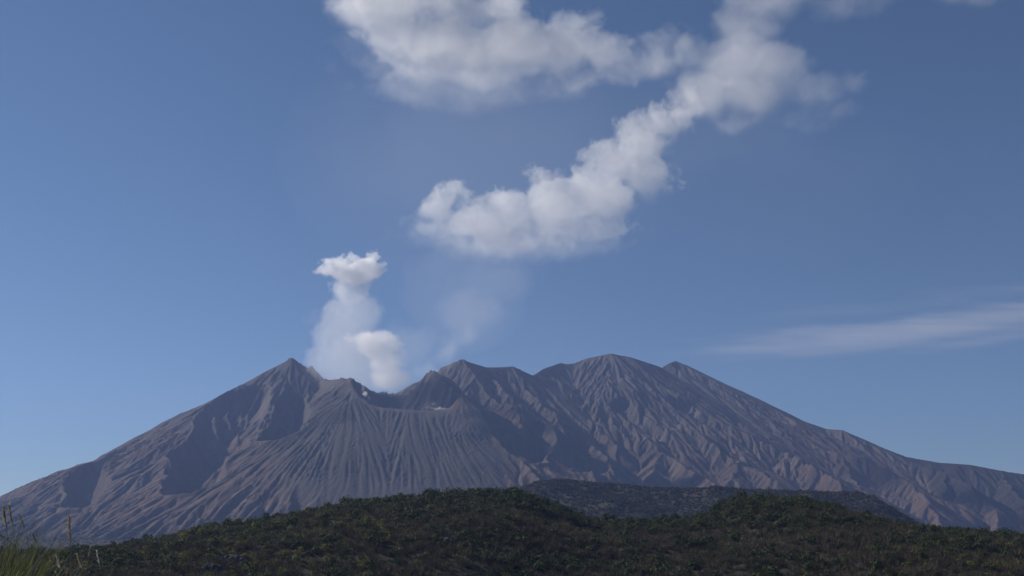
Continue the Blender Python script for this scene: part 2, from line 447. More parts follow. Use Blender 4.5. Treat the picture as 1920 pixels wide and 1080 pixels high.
# ------------------------------------------------------------------ hills
def hill(name, crest, Yc, front, back, base, xr, yr, step, bump, seed, mat):
    cp = ats([(a, b, Yc) for a, b in crest])
    hx = np.arange(xr[0], xr[1], step[0], dtype=np.float32); hy = np.arange(yr[0], yr[1], step[1], dtype=np.float32)
    A, B = np.meshgrid(hx, hy)
    yc = Yc + 0.05 * Yc * fbm2(A / (0.25 * Yc), A * 0, seed, 2)
    zc = np.interp(A * Yc / yc, cp[:, 0], cp[:, 2]) * yc / Yc
    s = np.where(B < yc, (yc - B) / front, (B - yc) / back)
    prof = np.clip(1 - s, 0, 1); prof = np.where(s < 0.25, 1 - 2.0 * s * s, (prof / 0.75) * (1 - 2 * 0.0625))
    b1 = fbm2(A / bump[0], B / bump[0], seed + 5, 5)
    z = base + (zc - base) * prof + bump[1] * b1 * (smooth(0.02, 0.3, s) * 0.9 + 0.08)
    ed = np.minimum(np.minimum(A - hx[0], hx[-1] - A) * 2, np.minimum(B - hy[0], hy[-1] - B))
    z = np.where(B > yc, np.maximum(z, base - 2), z)
    z = -20 + (z + 20) * smooth(0, step[1] * 8, ed)
    z = z.astype(np.float32)
    me = mesh_np(name, np.stack([A, B, z], -1).reshape(-1, 3), grid_faces(*A.shape))
    o = link(name, me, mat)
    def zat(x, y):
        fx = np.clip((np.asarray(x) - hx[0]) / step[0], 0, len(hx) - 1.01); fy = np.clip((np.asarray(y) - hy[0]) / step[1], 0, len(hy) - 1.01)
        i, j = fx.astype(int), fy.astype(int); u, v = fx - i, fy - j
        return (z[j, i] * (1 - u) + z[j, i + 1] * u) * (1 - v) + (z[j + 1, i] * (1 - u) + z[j + 1, i + 1] * u) * v
    return o, zat, (lambda x: Yc + 0.05 * Yc * fbm2(np.asarray(x, np.float32) / (0.25 * Yc), np.asarray(x, np.float32) * 0, seed, 2))

t = NT('scrubby hillside soil'); p = t.pos()
n1 = t.noise(0.03, 5, 0.6, p); n2 = t.noise(0.5, 5, 0.65, p)
c = t.mix(t.ramp(n1, 0.4, 0.6), (0.016, 0.015, 0.011), (0.030, 0.026, 0.020))
c = t.mix(t.math('MULTIPLY', t.ramp(n2, 0.45, 0.7), 0.6), c, (0.05, 0.055, 0.028))
soil = t.bsdf(c, 0.95, n2, 0.8, 1.2)
NEAR = [(-700,1050),(-100,1052),(0,1052),(120,1048),(180,1042),(250,1031),(330,1015),(400,995),(480,990),(540,978),(600,965),(680,950),(740,948),(800,941),(850,936),(900,932),(940,931),(968,930),(1000,945),(1040,960),(1090,979),(1130,986),(1200,986),(1280,984),(1320,975),(1350,956),(1388,941),(1430,946),(1480,948),(1530,960),(1570,972),(1620,986),(1680,996),(1740,1006),(1800,1012),(1920,1014),(2100,1020),(2700,1035)]
near_hill, near_z, near_yc = hill('hill', NEAR, 600, 215, 170, -13.5, (-640, 640), (330, 820), (2.0, 2.0), (55, 4.0), 401, soil)
tag(near_hill, 'dark scrub-covered near hill running across the bottom of the photo', kind='structure')
t = NT('wooded far hill soil'); p = t.pos()
soil2 = t.bsdf(t.mix(t.noise(0.01, 5, 0.6, p), (0.020, 0.022, 0.014), (0.036, 0.032, 0.025)), 0.95, t.noise(0.2, 4, 0.6, p), 0.8, 3.0)
MID = [(600,1000),(800,968),(900,942),(960,924),(985,914),(1010,906),(1060,903),(1120,908),(1200,915),(1300,918),(1400,921),(1500,923),(1560,925),(1595,929),(1622,944),(1650,966),(1680,990),(1730,1008),(1800,1020),(2200,1030)]
mid_hill, mid_z, mid_yc = hill('hill', MID, 1900, 420, 300, -10, (-420, 1200), (1380, 2330), (5.0, 5.0), (85, 11.0), 501, soil2)
tag(mid_hill, 'bluish forested hill between the near hill and the volcano', kind='structure')

# ------------------------------------------------------------------ plants
def leaf_cloud(r, rx, rz, nleaf, size, lumps, up=0.25):
    """small leaf-sized faces spread through a lumpy crown; base at z = 0"""
    cen = []
    for _ in range(lumps):
        a = r.uniform(0, 2 * math.pi); q = r.uniform(0.1, 0.62) * rx
        cen.append((q * math.cos(a), q * math.sin(a), rz * r.uniform(0.5, 1.45), r.uniform(0.34, 0.6)))
    V, Fc = [], []
    for k in range(nleaf):
        cx, cy_, cz, cr = cen[r.integers(lumps)]
        d = r.normal(size=3); d /= np.linalg.norm(d)
        q = cr * r.uniform(0.45, 1.05) ** 0.5
        p0 = np.array([cx + d[0] * q * rx, cy_ + d[1] * q * rx, max(0.1, cz + d[2] * q * rz)])
        n = d + r.normal(size=3) * 0.38 + np.array([0, 0, up]); n /= np.linalg.norm(n)
        a = np.cross(n, r.normal(size=3)); a /= np.linalg.norm(a); b = np.cross(n, a)
        sz = size * r.uniform(0.6, 1.4)
        i = len(V)
        V += [p0 - a * sz, p0 + b * sz * 0.6, p0 + a * sz, p0 - b * sz * 0.6]
        Fc.append((i, i + 1, i + 2, i + 3))
    return np.array(V), np.array(Fc)

def twigs(r, h, rx, n, wdt):
    V, Fc = [], []
    for k in range(n):
        a = r.uniform(0, 2 * math.pi); q = rx * r.uniform(0, 0.5)
        b0 = np.array([q * math.cos(a), q * math.sin(a), r.uniform(0, 0.3) * h])
        a2 = a + r.normal() * 0.5
        tip = b0 + np.array([math.cos(a2) * rx * r.uniform(0.1, .75), math.sin(a2) * rx * r.uniform(0.1, .75), h * r.uniform(0.35, 0.8)])
        s = np.array([math.sin(a2 + r.normal()), math.cos(a2 + r.normal()), 0]) * wdt * r.uniform(0.6, 1.3)
        i = len(V)
        V += [b0 - s, b0 + s, tip + s * 0.3, tip - s * 0.3]; Fc.append((i, i + 1, i + 2, i + 3))
    return np.array(V), np.array(Fc)

def limbs(r, h, rx):
    """tapered trunk with limbs, 5-sided tubes"""
    V, Fc = [], []
    def tube(p, q, ra, rb):
        p, q = np.array(p, float), np.array(q, float); d = (q - p) / np.linalg.norm(q - p)
        a = np.cross(d, (0.3, 0.9, 0.1)); a /= np.linalg.norm(a); b = np.cross(d, a); i = len(V)
        for c_, rad in ((p, ra), (q, rb)):
            for k in range(5):
                w = 2 * math.pi * k / 5; V.append(c_ + rad * (a * math.cos(w) + b * math.sin(w)))
        for k in range(5): Fc.append((i + k, i + (k + 1) % 5, i + 5 + (k + 1) % 5, i + 5 + k))
    w = 0.035 * h
    tube((0, 0, -0.5), (0.1, 0.05, 0.42 * h), w, w * .7); tube((0.1, 0.05, 0.42 * h), (0, 0.1, 0.8 * h), w * .7, w * .25)
    for k in range(6):
        a = k * 1.05 + r.uniform(-.3, .3); z0 = h * r.uniform(0.22, 0.55)
        tube((0.07, 0.04, z0), (math.cos(a) * rx * .65, math.sin(a) * rx * .65, z0 + h * r.uniform(0.18, 0.35)), w * .45, w * .12)
    return np.array(V), np.array(Fc)

def leafy(name, c1, c2, transl=0.25):
    t = NT(name); oi = t.n('ShaderNodeObjectInfo')
    rnd = t.n('ShaderNodeNewGeometry').outputs['Random Per Island']
    c = t.mix(rnd, c1, c2)
    c = t.mix(oi.outputs['Random'], c, t.mix(0.5, c, (0.9, 1.0, 0.55), 'MULTIPLY'))
    return t.bsdf(c, 0.75, spec=0.15, transl=transl)

KINDS = {  # base colours: old leaves, new leaves
 'evergreen': leafy('dark evergreen leaves', (0.018, 0.027, 0.011), (0.050, 0.066, 0.023)),
 'olive': leafy('olive leaves', (0.062, 0.074, 0.019), (0.160, 0.152, 0.042), 0.3),
 'dry': leafy('dry grey-brown leaves and twigs', (0.038, 0.032, 0.025), (0.105, 0.083, 0.063), 0.15),
}
t = NT('bark'); bark = t.bsdf(t.mix(t.noise(3.0, 4), (0.06, 0.05, 0.042), (0.15, 0.13, 0.11)), 0.9)
r_ = np.random.default_rng(77)
TPL = {'evergreen': [leaf_cloud(r_, 1.0, 0.62, 330, 0.115, 9) for _ in range(5)],
       'olive': [leaf_cloud(r_, 1.0, 0.55, 280, 0.110, 8, 0.5) for _ in range(5)],
       'dry': [(lambda a, b: (np.vstack([a[0], b[0]]), np.vstack([a[1], b[1] + len(a[0])])))(twigs(r_, 1.3, 1.0, 110, 0.02), leaf_cloud(r_, 0.9, 0.5, 70, 0.09, 7)) for _ in range(5)]}
SMALL = {k: [(v[:len(f) * 4 // 2 // 4 * 4], f[:len(f) // 2]) for v, f in TPL[k]] for k in TPL}
for k in TPL:                                     # leaves are independent quads, so any prefix is a crown too
    pass

def scatter(name, spots, tpls, mat, label, rs):
    """ONE mesh of uncountable growth: spots (x, y, z, width, height)"""
    Vs, Fs, off = [], [], 0
    for x, y, z, w, h in spots:
        v, f = tpls[rs.integers(len(tpls))]
        a = rs.uniform(0, 2 * math.pi); ca, sa = math.cos(a), math.sin(a)
        q = np.empty_like(v); q[:, 0] = (v[:, 0] * ca - v[:, 1] * sa) * w + x; q[:, 1] = (v[:, 0] * sa + v[:, 1] * ca) * w + y; q[:, 2] = v[:, 2] * h + z
        Vs.append(q); Fs.append(f + off); off += len(v)
    o = link(name, mesh_np(name, np.vstack(Vs), np.vstack(Fs), False), mat)
    return tag(o, label, kind='stuff')

rs = np.random.default_rng(15)
# kind of growth by place on the near hill
def kind_near(px, s, n):
    """s: 0 at the crest .. 1 at the foot; n: patch noise"""
    w_ev = 0.35 + 0.9 * math.exp(-s / 0.16) + 0.5 * (n > 0.15)
    w_ol = 0.75 * (math.exp(-((px - 480) / 260) ** 2)) + 0.10 + 0.25 * (px > 1650)
    w_dr = 0.25 + 1.5 * min(1, max(0, (s - 0.12) / 0.3)) + 0.5 * (n < -0.2)
    q = np.array([w_ev, w_ol, w_dr]); q /= q.sum()
    return ('evergreen', 'olive', 'dry')[rs.choice(3, p=q)]
spots = {k: [] for k in TPL}
NS = 30000
ss = rs.uniform(-0.10, 0.95, NS); sx_ = rs.uniform(-330, 345, NS)
sy_ = near_yc(sx_) - ss * 215; sz_ = near_z(sx_, sy_); qx_, qy_ = pix(sx_, sy_, sz_); sn_ = fbm2(sx_ / 38, sy_ / 38, 611, 3)
sn2_ = fbm2(sx_ / 13, sy_ / 13, 621, 2)
for x, y, z, s, px, py, n, n2 in zip(sx_, sy_, sz_, ss, qx_, qy_, sn_, sn2_):
    if py > 1096 or px < -60 or px > 1980: continue
    k = kind_near(px, max(s, 0), n)
    if k == 'evergreen' and n2 < -0.45 and s > .15: continue
    w = 1.2 + 2.0 * rs.uniform() ** 1.6; w *= (1.2 if k == 'evergreen' else 0.95)
    spots[k].append((x, y, z - 0.3, w, w * rs.uniform(0.75, 1.3)))
LABS = {'evergreen': 'dark green leafy undergrowth covering the near hill', 'olive': 'olive-green bushes spread over the near hill', 'dry': 'dry grey-brown leafless scrub on the face of the near hill'}
for k in TPL: scatter('undergrowth', spots[k], SMALL[k], KINDS[k], LABS[k], rs)

# trees one can tell apart: along the crest and standing out of the slope
crown_me = {}
for k in TPL:
    crown_me[k] = []
    for v, f in TPL[k]:
        me = mesh_np('crown', v, f, False); me.materials.append(KINDS[k]); crown_me[k].append(me)
trunk_me = []
for _ in range(3):
    v, f = limbs(r_, 1.25, 1.0); me = mesh_np('trunk', v, f); me.materials.append(bark); trunk_me.append(me)
KN = {'evergreen': ('evergreen_tree', 'dark green round-topped tree'), 'olive': ('olive_green_tree', 'olive-green bushy tree'), 'dry': ('bare_shrub', 'grey-brown half-leafless shrub')}
ZONES = [(-50, 330, 'low left end'), (330, 560, 'left shoulder'), (560, 760, 'under the left edge of the fan'), (760, 915, 'below the middle of the fan'),
         (915, 1060, 'middle hump'), (1060, 1330, 'saddle between the two humps'), (1330, 1560, 'right hump'), (1560, 1760, 'fall right of the right hump'), (1760, 2000, 'low right end')]
def plant_tree(x, y, w, h, k, label, group):
    z = float(near_z(x, y)) - 0.2
    o = bpy.data.objects.new(KN[k][0], None); COL.objects.link(o)
    o.location = (x, y, z); o.rotation_euler = (0, 0, rs.uniform(0, 6.28)); o.scale = (w, w, h); o.empty_display_size = 0.5
    tag(o, label, 'shrub' if k == 'dry' else 'tree', group)
    link('crown', crown_me[k][rs.integers(5)], parent=o); link('trunk', trunk_me[rs.integers(3)], parent=o)
    return o
STAND = [  # (px, extra height, kind, label): crowns that break the skyline
 (470,1.5,'evergreen','dark round tree breaking the skyline on the left shoulder of the near hill'),
 (725,1.7,'evergreen','dark bushy tree on the crest below the left half of the ash fan'),
 (762,1.6,'evergreen','broad dark tree on the crest just left of the middle of the ash fan'),
 (797,1.5,'dry','thin ragged brownish tree on the crest below the middle of the ash fan'),
 (843,2.2,'evergreen','tallest dark tree on the crest, left of the middle hump'),
 (895,2.0,'dry','rounded brown-crowned tree on the crest left of the middle hump'),
 (965,1.7,'evergreen','dark tree topping the middle hump of the near hill'),
 (1076,1.8,'evergreen','small lone tree on the slope right of the middle hump'),
 (1200,2.0,'evergreen','pointed lone tree on the skyline in the saddle before the bluish hill'),
 (1284,1.3,'evergreen','small black-looking bush on the skyline near the right end of the saddle'),
 (1375,1.6,'evergreen','dark tree on the left edge of the right hump'),
 (1400,1.7,'evergreen','dark tree on the very top of the right hump'),
 (1475,1.5,'evergreen','dark tree on the crest just right of the right hump top'),
 (1535,1.5,'evergreen','dark tree where the right hump starts to fall away'),
 (1735,1.6,'evergreen','dark low tree on the crest left of the low right end'),
 (1822,1.6,'evergreen','small dark tree on the crest above the right end of the scrub')]
for px, m, k, lab in STAND:
    x = at(px, 960, 600)[0]; y = float(near_yc(x)) - 1
    plant_tree(x, y, 2.3 * (0.75 + 0.25 * m), 2.0 * m, k, lab, None)
nn_ = 0
for i in range(400):
    on_crest = i < 190
    px = rs.uniform(150, 1935)
    s = rs.uniform(-0.02, 0.04) if on_crest else rs.uniform(0.06, 0.75) ** 1.2
    x = at(px, 960, 600)[0]; yc = float(near_yc(x)); y = yc - s * 215; x = x * y / 600
    z = float(near_z(x, y)); qx, qy = pix(x, y, z)
    if qy > 1078 or nn_ >= 270: continue
    nn_ += 1
    n = float(fbm2(np.float32(x / 38), np.float32(y / 38), 611, 3))
    k = kind_near(qx, max(s, 0), n)
    if on_crest and k == 'dry' and rs.random() < 0.6: k = 'evergreen'
    w = rs.uniform(2.0, 3.6); h = w * rs.uniform(0.8, 1.3) * (1.45 if on_crest else 1.0)
    zone = [zz for a, b, zz in ZONES if a <= qx < b] or [ZONES[-1][2]]
    lab = ('%s on the near hill skyline, %s' if on_crest else '%s on the near hill slope, %s') % (KN[k][1], zone[0])
    plant_tree(x, y, w, h, k, lab, lab.replace('tree ', 'trees ').replace('shrub ', 'shrubs '))

# far woodland on the middle hill: one mass
KINDS['far_ever'] = leafy('far evergreen woodland', (0.018, 0.021, 0.014), (0.038, 0.040, 0.026), 0.15)
KINDS['far_dry'] = leafy('far leafless woodland', (0.028, 0.025, 0.020), (0.062, 0.050, 0.040), 0.15)
TINY = [leaf_cloud(r_, 1.0, 0.6, 46, 0.30, 6) for _ in range(6)]
sp2 = {'evergreen': [], 'dry': []}
NS = 22000
ss = rs.uniform(-0.05, 1.0, NS); sx_ = rs.uniform(-120, 900, NS); sy_ = mid_yc(sx_) - ss * 420; sz_ = mid_z(sx_, sy_)
qx_, qy_ = pix(sx_, sy_, sz_); sn_ = fbm2(sx_ / 90, sy_ / 90, 711, 3)
for x, y, z, px, py, n in zip(sx_, sy_, sz_, qx_, qy_, sn_):
    if py > 1010 or px < 930 or px > 1800: continue
    k = 'dry' if rs.random() < 0.42 + 0.35 * n + 0.4 * smooth(1250, 1500, px) else 'evergreen'
    w = 1.8 + 3.2 * rs.uniform() ** 2
    sp2[k].append((x, y, z - 0.5, w, w * rs.uniform(0.6, 1.0)))
scatter('distant_woodland', sp2['evergreen'], TINY, KINDS['far_ever'], 'dark bluish woodland covering the middle hill', rs)
scatter('distant_woodland', sp2['dry'], TINY, KINDS['far_dry'], 'brownish leafless woodland on the middle hill', rs)
# scrub on the low apron of the volcano
jj, ii_ = np.nonzero((H < 95) & (H > 0) & (Y < 3900))
pick = rs.choice(len(jj), 60000)
ax_ = X[jj[pick], ii_[pick]] + rs.uniform(-2, 2, 60000); ay_ = Y[jj[pick], ii_[pick]]; az_ = H[jj[pick], ii_[pick]]
apx, apy = pix(ax_, ay_, az_); okk = (apx > -40) & (apx < 1960) & (apy > 900)
okk &= (rs.random(60000) < 0.9 * smooth(95, 40, az_)) & ((apx < 360) | (apx > 1640))
scatter('distant_scrub', [(x, y, z - .3, w, w * .8) for x, y, z, w in zip(ax_[okk][:16000], ay_[okk][:16000], az_[okk][:16000], rs.uniform(1.5, 4.5, 16000))], [(v[:88], f[:22]) for v, f in TINY], KINDS['far_dry'], 'purplish brown scrub on the lowest slopes of the volcano', rs)

# ------------------------------------------------------------------ rocks on the near hill
t = NT('dark lava rock'); p = t.pos()
rock = t.bsdf(t.mix(t.ramp(t.noise(0.8, 6, 0.65, p), 0.4, 0.65), (0.055, 0.052, 0.055), (0.23, 0.205, 0.19)), 0.9, t.noise(1.2, 5, 0.65, p), 0.9, 0.4)
def rock_mass(px, py, wdt, hgt, seed, label):
    """a jagged outcrop lying on the slope at that pixel"""
    yy = np.linspace(395, 600, 400)
    xx = (px - 960) / F * (yy * CP + 0 * yy)
    q = pix(xx, yy, near_z(xx, yy))[1]
    j = int(np.argmin(np.abs(q - py))); x0, y0 = xx[j], yy[j]; z0 = float(near_z(x0, y0))
    bm = bmesh.new(); bmesh.ops.create_icosphere(bm, subdivisions=5, radius=1)
    v = np.array([w.co[:] for w in bm.verts], np.float32)
    a = np.abs(fbm3(v[:, 0] * 2.6 + seed, v[:, 1] * 2.6, v[:, 2] * 1.6, seed, 4)); b = fbm3(v[:, 0] * 6 + seed, v[:, 1] * 6, v[:, 2] * 3.2, seed + 3, 3)
    stepz = np.round((v[:, 0] * 3 + v[:, 2] * 1.5 + b) * 2) / 2 * 0.03
    r = 1 - 0.55 * a + 0.16 * b + stepz
    for w, k in zip(bm.verts, r): w.co = (w.co.x * k * wdt, w.co.y * k * wdt * 0.45, w.co.z * k * hgt)
    me = bpy.data.meshes.new('rock_outcrop'); bm.to_mesh(me); bm.free()
    o = link('rock_outcrop', me, rock); o.location = (x0, y0, z0 + 0.25 * hgt)
    return tag(o, label, 'rock', 'rock outcrops on the near hill')
rock_mass(436, 1058, 5.5, 2.6, 3, 'dark jagged rock outcrop with pale streaks low on the left of the near hill')
rock_mass(395, 1072, 5.0, 2.4, 5, 'pale-topped broken rock outcrop at the bottom edge, left of the darker outcrop')
rock_mass(836, 1021, 4.5, 2.2, 9, 'dark rock outcrop among leafless scrub below the middle hump')
rock_mass(518, 1020, 3.6, 1.6, 12, 'small dark rock patch on the slope of the left shoulder')

# ------------------------------------------------------------------ works at the foot of the volcano
t = NT('pale concrete'); conc = t.bsdf(t.mix(t.noise(0.5, 5, 0.6, t.pos()), (0.34, 0.33, 0.31), (0.5, 0.48, 0.45)), 0.85)
def check_dam(px0, px1, py, Yd, hgt, label):
    a, b = at(px0, py, Yd), at(px1, py, Yd)
    L_ = b[0] - a[0]
    bm = bmesh.new()
    prof = [(0, 0), (L_, 0), (L_, hgt), (L_ * .66, hgt), (L_ * .62, hgt * .55), (L_ * .4, hgt * .55), (L_ * .36, hgt), (0, hgt)]   # wall with a spillway notch
    f0 = [bm.verts.new((x, 0, z)) for x, z in prof]; f1 = [bm.verts.new((x, 3 + (hgt - z) * .5, z)) for x, z in prof]
    bm.faces.new(f0); bm.faces.new(f1[::-1])
    for i in range(len(prof)): bm.faces.new((f0[i], f1[i], f1[(i + 1) % len(prof)], f0[(i + 1) % len(prof)]))
    bmesh.ops.recalc_face_normals(bm, faces=bm.faces)
    me = bpy.data.meshes.new('check_dam'); bm.to_mesh(me); bm.free()
    o = link('check_dam', me, conc); o.location = (a[0], a[1], a[2] - hgt)
    return tag(o, label, 'dam', 'concrete check dams at the foot of the volcano')

# ------------------------------------------------------------------ pampas grass by the camera
def strip(V, Fc, pts, w0, w1, side):
    i = len(V); n = len(pts)
    for k, p in enumerate(pts):
        w = w0 + (w1 - w0) * k / (n - 1)
        V += [p - side * w, p + side * w]
    for k in range(n - 1): Fc.append((i + 2 * k, i + 2 * k + 1, i + 2 * k + 3, i + 2 * k + 2))
def gz(x, y): return -1.75 - 12.6 * float(smooth(16, 90, math.hypot(x, y)))
def plant_mat(name, c1, c2, transl):
    t = NT(name); rnd = t.n('ShaderNodeNewGeometry').outputs['Random Per Island']
    return t.bsdf(t.mix(rnd, c1, c2), 0.6, spec=0.3, transl=transl)
blade_m = plant_mat('grass blades', (0.030, 0.050, 0.014), (0.115, 0.12, 0.045), 0.35)
stem_m = plant_mat('grass stems', (0.10, 0.10, 0.04), (0.15, 0.12, 0.06), 0.1)
PL = {'brown': plant_mat('brown seed head', (0.27, 0.22, 0.15), (0.50, 0.42, 0.30), 0.4), 'tan': plant_mat('tan seed head', (0.30, 0.24, 0.16), (0.46, 0.38, 0.27), 0.45), 'white': plant_mat('white seed head', (0.55, 0.53, 0.48), (0.78, 0.76, 0.70), 0.5)}
def arc(p, d, length, droop, n=7):
    out = [np.array(p, float)]; d = np.array(d, float); d /= np.linalg.norm(d)
    for k in range(n):
        out.append(out[-1] + d * length / n); d = d + np.array([0, 0, -droop / n]); d /= np.linalg.norm(d)
    return out
rg = np.random.default_rng(5)
def stalk(top, base, D, kind, label, fat=1.0, leaves=3):
    T, B = at(*top, D), at(*base, D)
    gx0, gy0 = B[0] + (B[0] - T[0]) * 0.6 + rg.uniform(-.1, .1), D + rg.uniform(-.1, .1)
    G = np.array([gx0, gy0, gz(gx0, gy0) - 0.05])
    o = bpy.data.objects.new('pampas_stalk', None); COL.objects.link(o); o.location = tuple(G); o.empty_display_size = .2
    tag(o, label, 'grass stalk', 'pampas grass stalks in the lower left corner')
    V, Fc = [], []                                            # stem: a 4-sided tapered tube along a bent line
    ctl = B + (B - T) / np.linalg.norm(B - T) * 0.35
    line = [(1 - u) ** 2 * G + 2 * u * (1 - u) * ctl + u * u * B for u in np.linspace(0, 1, 12)] + [B + (T - B) * u for u in np.linspace(.12, .92, 5)]
    for k, p_ in enumerate(line):
        rad = 0.0055 * (1 - 0.6 * k / len(line))
        V += [p_ - G + np.array(q) * rad for q in ((1, 0, 0), (0, 1, 0), (-1, 0, 0), (0, -1, 0))]
    for k in range(len(line) - 1):
        for q in range(4): Fc.append((4 * k + q, 4 * k + (q + 1) % 4, 4 * k + 4 + (q + 1) % 4, 4 * k + 4 + q))
    link('stem', mesh_np('stem', np.array(V), np.array(Fc)), stem_m, o)
    V, Fc = [], []; ax = T - B; ln = np.linalg.norm(ax); ax /= ln
    for k in range(int(120 * fat)):
        u = rg.uniform(0, 1) ** 0.8; p_ = B + ax * ln * u * 0.92
        a = rg.uniform(0, 6.28); out = np.array([math.cos(a), math.sin(a), 0])
        d = ax * rg.uniform(0.8, 1.4) + out * rg.uniform(.05, .45) * fat + np.array([-.10 - .25 * rg.random(), 0, 0])
        s = np.cross(d, rg.normal(size=3)); s /= np.linalg.norm(s)
        strip(V, Fc, [q - G for q in arc(p_, d, ln * rg.uniform(.16, .34) * (1.1 - .5 * u), 0.5, 3)], 0.0042, 0.0016, s)
    link('plume', mesh_np('plume', np.array(V), np.array(Fc), False), PL[kind], o)
    for k in range(leaves):
        u = rg.uniform(.25, .8); p_ = (1 - u) ** 2 * G + 2 * u * (1 - u) * ctl + u * u * B
        a = rg.uniform(-.8, .8) + (0 if k % 2 else math.pi); V, Fc = [], []
        d = np.array([math.cos(a) * .5, math.sin(a) * .5, 1.0])
        strip(V, Fc, [q - G for q in arc(p_, d, rg.uniform(.35, .75), rg.uniform(1.0, 2.2))], 0.008, 0.001, np.array([math.sin(a) * .6, math.cos(a) * .8, .2]))
        link('leaf', mesh_np('leaf', np.array(V), np.array(Fc)), blade_m, o)
for a in [((7,948),(13,993),13,'brown','tallest upright brown pampas plume at the far left edge'),
          ((17,944),(25,988),14,'brown','slim dark pampas plume leaning left, beside the tallest brown one'),
          ((36,966),(47,991),14,'brown','tan pampas plume tilted left, third from the photo edge',.8),
          ((-8,999),(14,1010),12.5,'tan','drooping tan pampas plume cut by the left edge of the photo',.7),
          ((61,1000),(71,1021),13,'tan','fluffy tan pampas plume above the green blades, right of the tilted one',.9),
          ((130,966),(133,1018),13.5,'brown','tall reddish brown pampas plume standing alone right of the clump'),
          ((88,1033),(103,1062),13,'tan','bent beige pampas plume at the right edge of the clump',.8),
          ((106,1041),(116,1071),12.5,'white','brightest white pampas plume leaning left above the bottom edge',.8),
          ((171,1024),(166,1047),14,'tan','upright pale tan pampas plume near the right end of the stalks',.7),
          ((182,1032),(188,1062),14,'white','thin white pampas plume farthest right',.6),
          ((145,1038),(160,1072),13,'tan','broad pale pampas plume leaning left between the tall brown and upright tan ones',1.2),
          ((104,1071),(113,1088),12,'white','small white pampas plume on the bottom edge below the brightest one',.6),
          ((128,1068),(121,1088),12.5,'tan','small pale pampas plume on the bottom edge leaning right',.6)]:
    stalk(*a)
V, Fc = [], []
for k in range(2600):
    D = rg.uniform(11, 15.5)
    px = rg.triangular(-90, 10, 125) if rg.random() < .86 else rg.uniform(100, 215)
    x0 = (px - 960) / F * D * 1.02; z0 = gz(x0, D)
    hgt = (1.98 - max(0, px - 30) * .0045) * rg.uniform(.62, 1.0)
    a = rg.uniform(0, 6.28)
    q_ = rg.uniform(.08, .42); d = np.array([math.cos(a) * q_, math.sin(a) * q_, 1.0])
    strip(V, Fc, arc((x0, D, z0 - .05), d, hgt * 1.18, rg.uniform(.1, 2.4), 8), rg.uniform(.007, .020), .001, np.array([math.sin(a + rg.normal() * .5), math.cos(a), .1]))
tag(link('grass', mesh_np('grass', np.array(V), np.array(Fc)), blade_m), 'long green grass blades massed in the lower left corner', kind='stuff')

# ------------------------------------------------------------------ a bird far off
def bird(px, py, D, span, label):
    t = NT('dark feathers'); m = t.bsdf((0.03, 0.028, 0.026), 0.8)
    bm = bmesh.new()
    sec = [(-.30, .012), (-.2, .05), (-.02, .075), (.14, .06), (.22, .045), (.28, .05), (.33, .02), (.38, .006)]
    rings = []
    for x, r in sec: rings.append([bm.verts.new((x, r * math.cos(w), r * .9 * math.sin(w))) for w in [k * math.pi / 4 for k in range(8)]])
    for a, b in zip(rings[:-1], rings[1:]):
        for k in range(8): bm.faces.new((a[k], a[(k + 1) % 8], b[(k + 1) % 8], b[k]))
    bm.faces.new(rings[0][::-1]); bm.faces.new(rings[-1])
    for s in (-1, 1):                                         # wings raised, swept tips
        pl = [(.12, .04, .03), (.10, .28, .14), (.0, .62, .20), (-.10, .60, .195), (-.08, .28, .13), (-.10, .04, .025)]
        up_ = [bm.verts.new((x, s * y, z + .008)) for x, y, z in pl]; dn = [bm.verts.new((x, s * y, z - .004)) for x, y, z in pl]
        bm.faces.new(up_); bm.faces.new(dn[::-1])
        for k in range(6): bm.faces.new((up_[k], dn[k], dn[(k + 1) % 6], up_[(k + 1) % 6]))
    tail = [bm.verts.new(v) for v in ((-.25, .03, .01), (-.5, .09, .0), (-.5, -.09, .0), (-.25, -.03, .01))]; tl = [bm.verts.new((v.co.x, v.co.y, v.co.z - .01)) for v in tail]
    bm.faces.new(tail); bm.faces.new(tl[::-1])
    for k in range(4): bm.faces.new((tail[k], tl[k], tl[(k + 1) % 4], tail[(k + 1) % 4]))
    bmesh.ops.recalc_face_normals(bm, faces=bm.faces)
    me = bpy.data.meshes.new('bird'); bm.to_mesh(me); bm.free()
    o = link('bird', me, m); o.location = tuple(at(px, py, D)); o.scale = (span / 1.24,) * 3; o.rotation_euler = (.2, -.1, 2.6)
    return tag(o, label, 'bird')
bird(161, 820, 620, 1.3, 'tiny dark bird in the clear sky above the left slope')
check_dam(975.5, 986, 912.5, mount_y(981, 912) - 8, 4.0, 'short white check dam left of the bluish hill top')
check_dam(1416, 1441, 919, mount_y(1428, 920) - 8, 4.0, 'long pale check dam behind the right hump')
check_dam(1455, 1478, 921, mount_y(1466, 922) - 8, 4.0, 'shorter pale check dam right of the long one')
